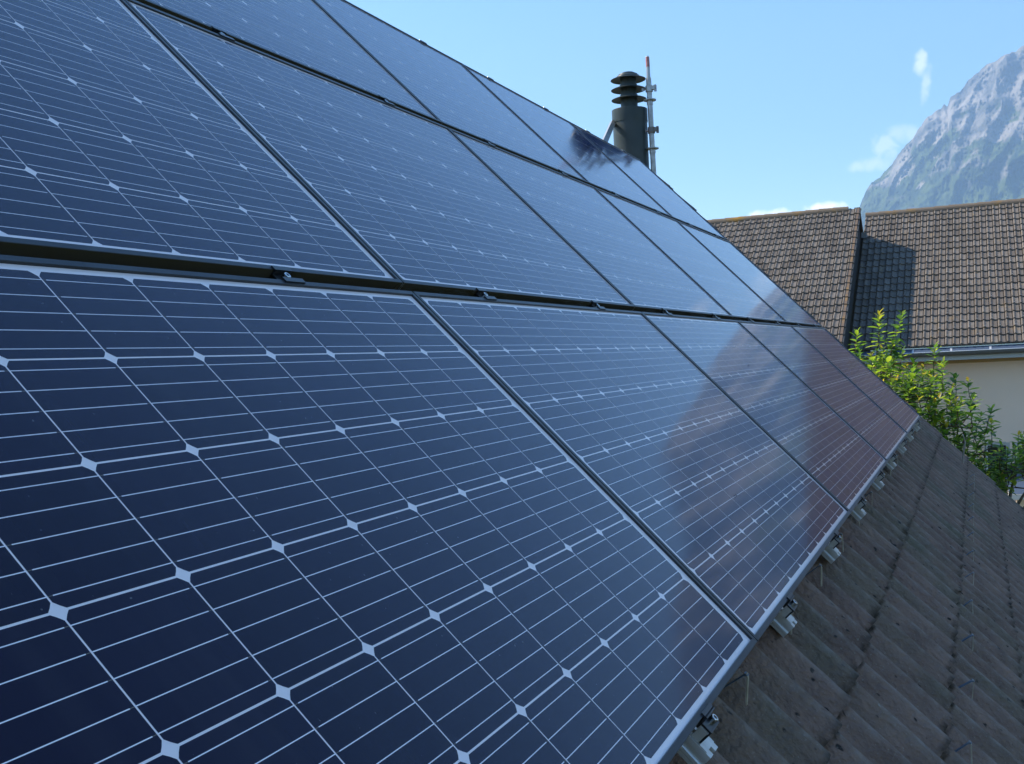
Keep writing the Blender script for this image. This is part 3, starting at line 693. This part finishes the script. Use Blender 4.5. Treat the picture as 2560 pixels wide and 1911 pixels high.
    def hooks(roof, ridge_x, y1, ymin, ymax, extra):
        sp = []
        ncol = int((y1-ymin)/.18)
        for r_ in range(2, nrow-1):
            for c_ in range(ncol):
                y = y1 - c_*.18 - .055
                if y > ymax: continue
                if r_ < nrow-4:
                    if c_ % 3 == 1 and (r_ + (c_//3)) % 2 == 0: sp.append((r_, y))
                elif extra and (c_ + r_) % 2 == 0: sp.append((r_, y))
        sp.sort(key=lambda q: -q[0]); h = None
        for i, (r_, y) in enumerate(sp[:100]):
            x = ridge_x - r_*dx - dx
            if h is None: h = hm.obj('snow_hook', M_tilehook, roof); q = h
            else: q = h.copy(); COL.objects.link(q); q.parent = roof
            q.location = (x-.0, y, ZR-(ridge_x-x)*T)
        if sp[100:]:
            big = MB()
            for (r_, y) in sp[100:]:
                x = ridge_x - r_*dx - dx; big.add([(v[0]+x, v[1]+y, v[2]+ZR-(ridge_x-x)*T) for v in hm.v], hm.f)
            s_ = big.obj('snow_hook', M_tilehook, roof); s_['kind'] = 'stuff'
    hooks(main, XR, YG, -2.0, 1.9, True)
    hooks(wing, XR-AOFF, y_left, YG+.1, 7.2, False)
build_neighbour()

# ------------------------------------------------------------------ laurel tree and shrub
M_leaf = mat('laurel_leaf', (0.07, 0.13, 0.02), 0.36, 0, 0.5)
def leaf_nodes():
    N, L, b = nodes(M_leaf)
    g = N.new('ShaderNodeNewGeometry'); cr = N.new('ShaderNodeValToRGB'); e = cr.color_ramp.elements
    e[0].color = (0.035, 0.085, 0.014, 1); e[1].color = (0.24, 0.29, 0.022, 1)
    e.new(0.45).color = (0.085, 0.16, 0.015, 1); e.new(0.75).color = (0.17, 0.25, 0.018, 1)
    L.new(g.outputs['Random Per Island'], cr.inputs[0])
    a = N.new('ShaderNodeAttribute'); a.attribute_name = 'young'
    mx = N.new('ShaderNodeMix'); mx.data_type = 'RGBA'; L.new(a.outputs['Fac'], mx.inputs[0]); L.new(cr.outputs[0], mx.inputs[6]); mx.inputs[7].default_value = (0.42, 0.27, 0.025, 1)
    L.new(mx.outputs[2], b.inputs['Base Color'])
    tr = N.new('ShaderNodeBsdfTranslucent'); L.new(mx.outputs[2], tr.inputs['Color'])
    br = N.new('ShaderNodeHueSaturation'); br.inputs['Value'].default_value = 2.6; L.new(mx.outputs[2], br.inputs['Color']); L.new(br.outputs[0], tr.inputs['Color'])
    ms = N.new('ShaderNodeMixShader'); ms.inputs[0].default_value = 0.5
    out = N['Material Output']; L.new(b.outputs[0], ms.inputs[1]); L.new(tr.outputs[0], ms.inputs[2]); L.new(ms.outputs[0], out.inputs[0])
leaf_nodes()
M_bark = mat('laurel_bark', (0.16, 0.11, 0.08), 0.85, 0, 0.2)
noise_mix(M_bark, (0.17, 0.12, 0.085), (0.09, 0.07, 0.05), 30, 5)
def inside(p, poly):
    c = False; j = len(poly)-1
    for i in range(len(poly)):
        if (poly[i][1] > p[1]) != (poly[j][1] > p[1]) and p[0] < (poly[j][0]-poly[i][0])*(p[1]-poly[i][1])/(poly[j][1]-poly[i][1]) + poly[i][0]: c = not c
        j = i
    return c
def plant(name, label, cat, trunk, tips, poly, nfill, xs, seed, leaf, sh_len, young=0.35):
    rnd = random.Random(seed); root = empty(name, trunk, (0,0,0), label, cat)
    lm = MB(); yg = []; st = MB()
    def leaf_at(p, dirv, upv, ln, yv):
        d = dirv.normalized(); s_ = d.cross(upv).normalized(); u_ = s_.cross(d).normalized(); w = ln*rnd.uniform(.20, .27); fold = w*rnd.uniform(.15, .5); curl = rnd.uniform(.05, .28)
        pts = []; prof = [(0.0, .12), (.22, .75), (.5, 1.0), (.78, .72), (1.0, .04)]
        mid = [p + d*ln*t - u_*ln*curl*t*t for t, _ in prof]
        vs_ = []
        for (t, k), c in zip(prof, mid): vs_ += [c + s_*w*k + u_*fold*k, c, c - s_*w*k + u_*fold*k]
        fs = []
        for i in range(4): o = 3*i; fs += [(o, o+1, o+4, o+3), (o+1, o+2, o+5, o+4)]
        lm.add(vs_, fs); yg.extend([yv]*len(vs_))
    def shoot(tip, ln, lean):
        ax = Vector((lean[0], lean[1], 1)).normalized(); base = tip - ax*ln
        n = int(ln/0.0165); ang = rnd.uniform(0, 6.28)
        mid = base + ax*ln*.5 + Vector((rnd.uniform(-.02,.02), rnd.uniform(-.02,.02), 0))
        st.tube([base, mid, tip], [.0062, .0045, .002], 5)
        isy = rnd.random() < young
        for i in range(n):
            t = 1 - i/n; ang += 2.4; p = base.lerp(mid, t*2) if t < .5 else mid.lerp(tip, t*2-1)
            el = 1.05 - 1.3*(1-t)**.6 + rnd.gauss(0, .18)
            d = Vector((math.cos(ang)*math.cos(el), math.sin(ang)*math.cos(el), math.sin(el)))
            yv = max(0.0, min(1.0, (t-.80)*4.5 * rnd.uniform(.4, 1.3))) if isy else 0.0
            leaf_at(p, d, Vector((0,0,1)), leaf*rnd.uniform(.75, 1.15)*(.55+.45*min(1, (1-t)*3.5)), yv)
        return base
    bases = []
    tp = [Vector(t[:3]) for t in tips]; ln_ = [t[3] for t in tips]
    y0 = min(p[0] for p in poly); y1 = max(p[0] for p in poly); z0 = min(p[1] for p in poly); z1 = max(p[1] for p in poly)
    k = 0
    while k < nfill:
        q = (rnd.uniform(y0, y1), rnd.uniform(z0, z1))
        if inside(q, poly): tp.append(Vector((rnd.uniform(*xs), q[0], q[1]))); ln_.append(sh_len*rnd.uniform(.7, 1.3)); k += 1
    for t, l in zip(tp, ln_): bases.append(shoot(t, l, (rnd.uniform(-.22,.22), rnd.uniform(-.30,.18))))
    tr = Vector(trunk); cx_ = sum(p[0] for p in poly)/len(poly); top = Vector((sum(xs)/2, cx_, z0-.1))
    limbs = []
    for i in range(9):
        e = Vector((rnd.uniform(*xs), y0+(y1-y0)*(i+.5)/9, z0 + (z1-z0)*rnd.uniform(.15, .5)))
        m_ = top.lerp(e, .5) + Vector((rnd.uniform(-.1,.1), rnd.uniform(-.1,.1), rnd.uniform(-.1,.1)))
        st.tube([top, m_, e], [.035, .024, .012], 6); limbs += [m_, e, top.lerp(m_, .6), m_.lerp(e, .5)]
    for b in bases:
        n_ = min(limbs, key=lambda q: (q-b).length + max(0, q.z-b.z)*3)
        m_ = n_.lerp(b, .55) + Vector((rnd.uniform(-.05,.05), rnd.uniform(-.05,.05), -.04)); st.tube([n_, m_, b], [.011, .008, .006], 5)
        limbs.append(m_)
    tk = MB(); m_ = tr.lerp(top, .5) + Vector((.1, .12, 0)); tk.tube([tr, m_, top + Vector((0,0,.05))], [.10, .075, .05], 10)
    a = tk.obj('trunk', M_bark, root, True); a.location = -tr
    a = st.obj('branches', M_bark, root, True); a.location = -tr
    a = lm.obj('crown', M_leaf, root, True); a.location = -tr
    at_ = a.data.attributes.new('young', 'FLOAT', 'POINT'); at_.data.foreach_set('value', yg)
    return root
poly1 = [(1.19, 0.4), (0.99, 0.56), (0.8, 0.50), (0.7, 0.62), (0.56, 0.54), (0.44, 0.62), (0.38, 0.42), (0.24, 0.32), (0.08, 0.38), (-0.04, 0.28), (-0.05, 0.06), (-0.21, -0.10), (-0.35, -0.05),
         (-0.43, -0.22), (-0.57, -0.36), (-0.58, -0.5), (-0.47, -0.64), (-0.37, -0.88), (-0.60, -1.15), (-0.60, -1.62), (0.77, -1.63), (1.46, -0.09)]
tips1 = [(12, .700, .962, .60), (12.3, .447, .93, .55), (11.8, .955, .73, .42), (12.2, .066, .525, .45), (12, -.146, .144, .35), (12, -.303, .079, .32), (12.1, .315, .345, .4), (12, -.565, -.262, .3), (11.9, -.035, .319, .4), (12.2, .56, .60, .4)]
plant('laurel_tree', 'bright green laurel with upright leafy shoots rising behind the far edge of the panels', 'tree', (12.4, .4, GROUND), tips1, poly1, 285, (11.2, 13.4), 11, .145, .28)
poly2 = [(-0.44, -0.95), (-0.65, -0.75), (-0.8, -0.64), (-1.09, -0.57), (-1.26, -0.80), (-1.16, -1.13), (-0.88, -1.11), (-0.77, -1.3), (-0.59, -1.42), (-0.17, -1.62), (-0.18, -1.13)]
plant('laurel_bush', 'darker laurel bush at the right edge below the beige wall', 'shrub', (12.6, -.6, GROUND), [(12.2, -.86, -.60, .25), (12.1, -.66, -.72, .25), (12.2, -1.06, -.54, .25)], poly2, 72, (11.6, 13.0), 23, .13, .24, .12)

# ------------------------------------------------------------------ insects on the glass
M_bug = mat('insect_black', (0.01, 0.01, 0.01), 0.5)
def insect(x, s, a, label):
    root = empty('insect', P(x, s, -.0035), ROT, label, 'insect', 'insects resting on the panel glass')
    b = MB()
    for (cx_, r1, r2) in ((0, .0016, .0011), (.0026, .0011, .0009), (-.0034, .0022, .0009)):
        rings = [[(cx_ + r1*math.cos(math.pi*i/6), r2*math.sin(math.pi*i/6)*math.cos(2*math.pi*j/8), .001 + r2*math.sin(math.pi*i/6)*math.sin(2*math.pi*j/8)) for j in range(8)] for i in range(7)]
        b.loft(rings, 0, False)
    o = b.obj('body', M_bug, root, True); o.rotation_euler = (0, 0, a)
    w = MB()
    for sg in (-1, 1): w.add([(0, sg*.0006, .0022), (-.006, sg*.0030, .0020), (-.008, sg*.0012, .0020), (-.004, sg*.0002, .0021)], [(0,1,2,3)])
    w.obj('wings', M_bug, root).rotation_euler = (0, 0, a)
    l = MB()
    for sg in (-1, 1):
        for k_ in (-1, 0, 1): l.tube([(k_*.0008, sg*.0005, .001), (k_*.002, sg*.003, .0024), (k_*.0032, sg*.0052, .0)], .0002, 4)
    l.obj('legs', M_bug, root).rotation_euler = (0, 0, a)
insect(0.720, 0.261, 0.6, 'tiny black insect on the second bottom-row panel from the camera')
insect(2.514, 0.697, 2.2, 'tiny black insect on the third bottom-row panel, near its upper edge')

# ------------------------------------------------------------------ ground and mountain
M_grass = mat('meadow', (0.06, 0.09, 0.03), 0.95, 0, 0.1)
noise_mix(M_grass, (0.045, 0.075, 0.020), (0.075, 0.085, 0.035), 0.15, 8)
g = MB(); n = 64
g.add([(0,0,GROUND)] + [(3650*math.cos(2*math.pi*i/n), 3650*math.sin(2*math.pi*i/n), GROUND) for i in range(n)], [(0, i+1, (i+1) % n+1) for i in range(n)])
tag(g.obj('ground', M_grass), kind='structure')

M_mtn = mat('mountain_rock', (0.2, 0.19, 0.19), 0.95, 0, 0.1)
def mtn_nodes():
    N, L, b = nodes(M_mtn)
    tc = N.new('ShaderNodeTexCoord')
    def nz(scale, st=(1,1,1), det=8):
        mp = N.new('ShaderNodeMapping'); mp.inputs['Scale'].default_value = st; L.new(tc.outputs['Object'], mp.inputs[0])
        q = N.new('ShaderNodeTexNoise'); q.inputs['Scale'].default_value = scale; q.inputs['Detail'].default_value = det; L.new(mp.outputs[0], q.inputs[0]); return q.outputs['Fac']
    def mix(f, a, c):
        mx = N.new('ShaderNodeMix'); mx.data_type = 'RGBA'; L.new(f, mx.inputs[0])
        for i_, v in ((6, a), (7, c)):
            if isinstance(v, tuple): mx.inputs[i_].default_value = (*v, 1)
            else: L.new(v, mx.inputs[i_])
        return mx.outputs[2]
    def mr(v, a, c, hi=1.0):
        r = N.new('ShaderNodeMapRange'); r.inputs['From Min'].default_value = a; r.inputs['From Max'].default_value = c; r.inputs['To Max'].default_value = hi; L.new(v, r.inputs[0]); return r.outputs[0]
    rock = mix(mr(nz(.016, (1, 1, .35), 12), .40, .62), (0.085, 0.085, 0.082), (0.26, 0.235, 0.205))
    sp = N.new('ShaderNodeSeparateXYZ'); L.new(tc.outputs['Object'], sp.inputs[0])
    h = mr(sp.outputs[2], 250, 620)                     # vegetation thins out with height
    ma = N.new('ShaderNodeMath'); ma.operation = 'MULTIPLY_ADD'; L.new(h, ma.inputs[0]); ma.inputs[1].default_value = -0.40; L.new(nz(.011, (1,1,1.6), 12), ma.inputs[2])
    gr = mr(ma.outputs[0], .24, .30)
    green = mix(mr(nz(.02), .4, .6), (0.022, 0.036, 0.016), (0.070, 0.095, 0.028))
    c = mix(gr, rock, green)
    c = mix(mr(nz(.03, (1,1,.35), 3), .78, .80), c, (0.75, 0.75, 0.76))   # old snow in gullies
    L.new(c, b.inputs['Base Color'])
    bp = N.new('ShaderNodeBump'); bp.inputs['Strength'].default_value = 1.0; bp.inputs['Distance'].default_value = 14
    L.new(nz(.035, (1,1,.6), 10), bp.inputs['Height']); L.new(bp.outputs[0], b.inputs['Normal'])
mtn_nodes()
SKYL = [(-62, 3.0), (-50, 5.0), (-40, 7.5), (-32, 9.5), (-26, 12.0), (-22, 13.6), (-18, 14.4), (-14, 14.8), (-10.5, 14.2), (-8, 15.0), (-5.5, 15.6), (-4, 14.9), (-3.2, 14.2),
        (-2.41, 13.633), (-2.065, 13.415), (-1.574, 13.34), (-1.125, 13.083), (-0.776, 13.032), (-0.472, 12.775), (0.038, 12.441), (0.428, 11.96), (0.864, 11.786), (1.027, 11.344), (1.177, 11.491),
        (1.311, 11.276), (1.517, 11.249), (1.701, 11.09), (2.068, 10.9), (2.23, 10.632), (2.391, 10.467), (2.716, 9.978), (3.037, 9.749), (3.39, 9.336), (3.638, 8.961), (4.019, 8.624),
        (4.266, 8.352), (4.673, 8.148), (4.896, 7.844), (5.124, 7.429), (5.271, 7.005), (5.6, 5.6), (6.5, 3.6), (9, 2.4), (14, 1.6), (22, 1.0)]
def skyl(a):
    if a <= SKYL[0][0]: return SKYL[0][1]
    for (a0, e0), (a1, e1) in zip(SKYL, SKYL[1:]):
        if a <= a1: return e0 + (e1-e0)*(a-a0)/(a1-a0)
    return SKYL[-1][1]
def build_mountain():
    az = []; a = -62.0
    while a < 22.01:
        az.append(a); a += 0.035 if -3.2 < a < 6.2 else (0.12 if -24 < a <= -3.2 else 0.5)
    ne = 190; m = MB(); vv = []; na = len(az)
    for i in range(ne+1):
        s = i/ne
        for a in az:
            el = skyl(a); ar = R(a)
            rr = 2150 + 1050*s
            x, y = rr*math.cos(ar), rr*math.sin(ar); z = rr*math.tan(R(el))*s
            # ribs and gullies running down the face, then finer crags
            p = Vector((y*0.0055 + z*0.0016, z*0.0022, 3.1)); q = Vector((y*0.019 + z*.004, z*0.010, 7.7)); w_ = Vector((y*0.055, z*0.045, 1.3))
            rid = (1-abs(noise.noise(p))*2)*95 + (1-abs(noise.noise(q))*2)*42 + noise.noise(w_)*18 + (1-2*abs(noise.noise(w_*2.1)))*11 + noise.noise(w_*4.7)*5
            dg = noise.noise(Vector((y*.0025 - z*.0035, z*.001, 9.)))*150
            rr -= (rid + dg) * min(1, s*4) * (1 if s < .97 else .8)
            el2 = R(el)*s if s < 1 else R(el)
            t_ = math.tan(R(el))*s
            if i == ne: t_ += 0.0009*noise.noise(Vector((a*6, 0, 0))) + 0.0006*noise.noise(Vector((a*17, 3, 0)))
            vv.append((CAM.x + rr*math.cos(ar), CAM.y + rr*math.sin(ar), CAM.z - 6*(1-s) + rr*t_))
    for a in az:                                          # back slope
        ar = R(a); rr = 3600; vv.append((rr*math.cos(ar), rr*math.sin(ar), GROUND))
    fs = []
    for i in range(ne+1):
        for j in range(na-1): fs.append((i*na+j, (i+1)*na+j, (i+1)*na+j+1, i*na+j+1))
    m.add(vv, fs)
    tag(m.obj('mountain', M_mtn, None, True), kind='structure')
build_mountain()

# ------------------------------------------------------------------ haze
M_haze = bpy.data.materials.new('haze'); M_haze.use_nodes = True
N = M_haze.node_tree.nodes; N.clear(); o_ = N.new('ShaderNodeOutputMaterial'); pv = N.new('ShaderNodeVolumePrincipled')
pv.inputs['Color'].default_value = (0.42, 0.66, 1.0, 1); pv.inputs['Density'].default_value = 0.00024; pv.inputs['Anisotropy'].default_value = 0.2
M_haze.node_tree.links.new(pv.outputs[0], o_.inputs['Volume'])
h = MB(); h.box((-3700, -3700, GROUND-1), (3700, 3700, 1000))
tag(h.obj('haze', M_haze), kind='stuff')
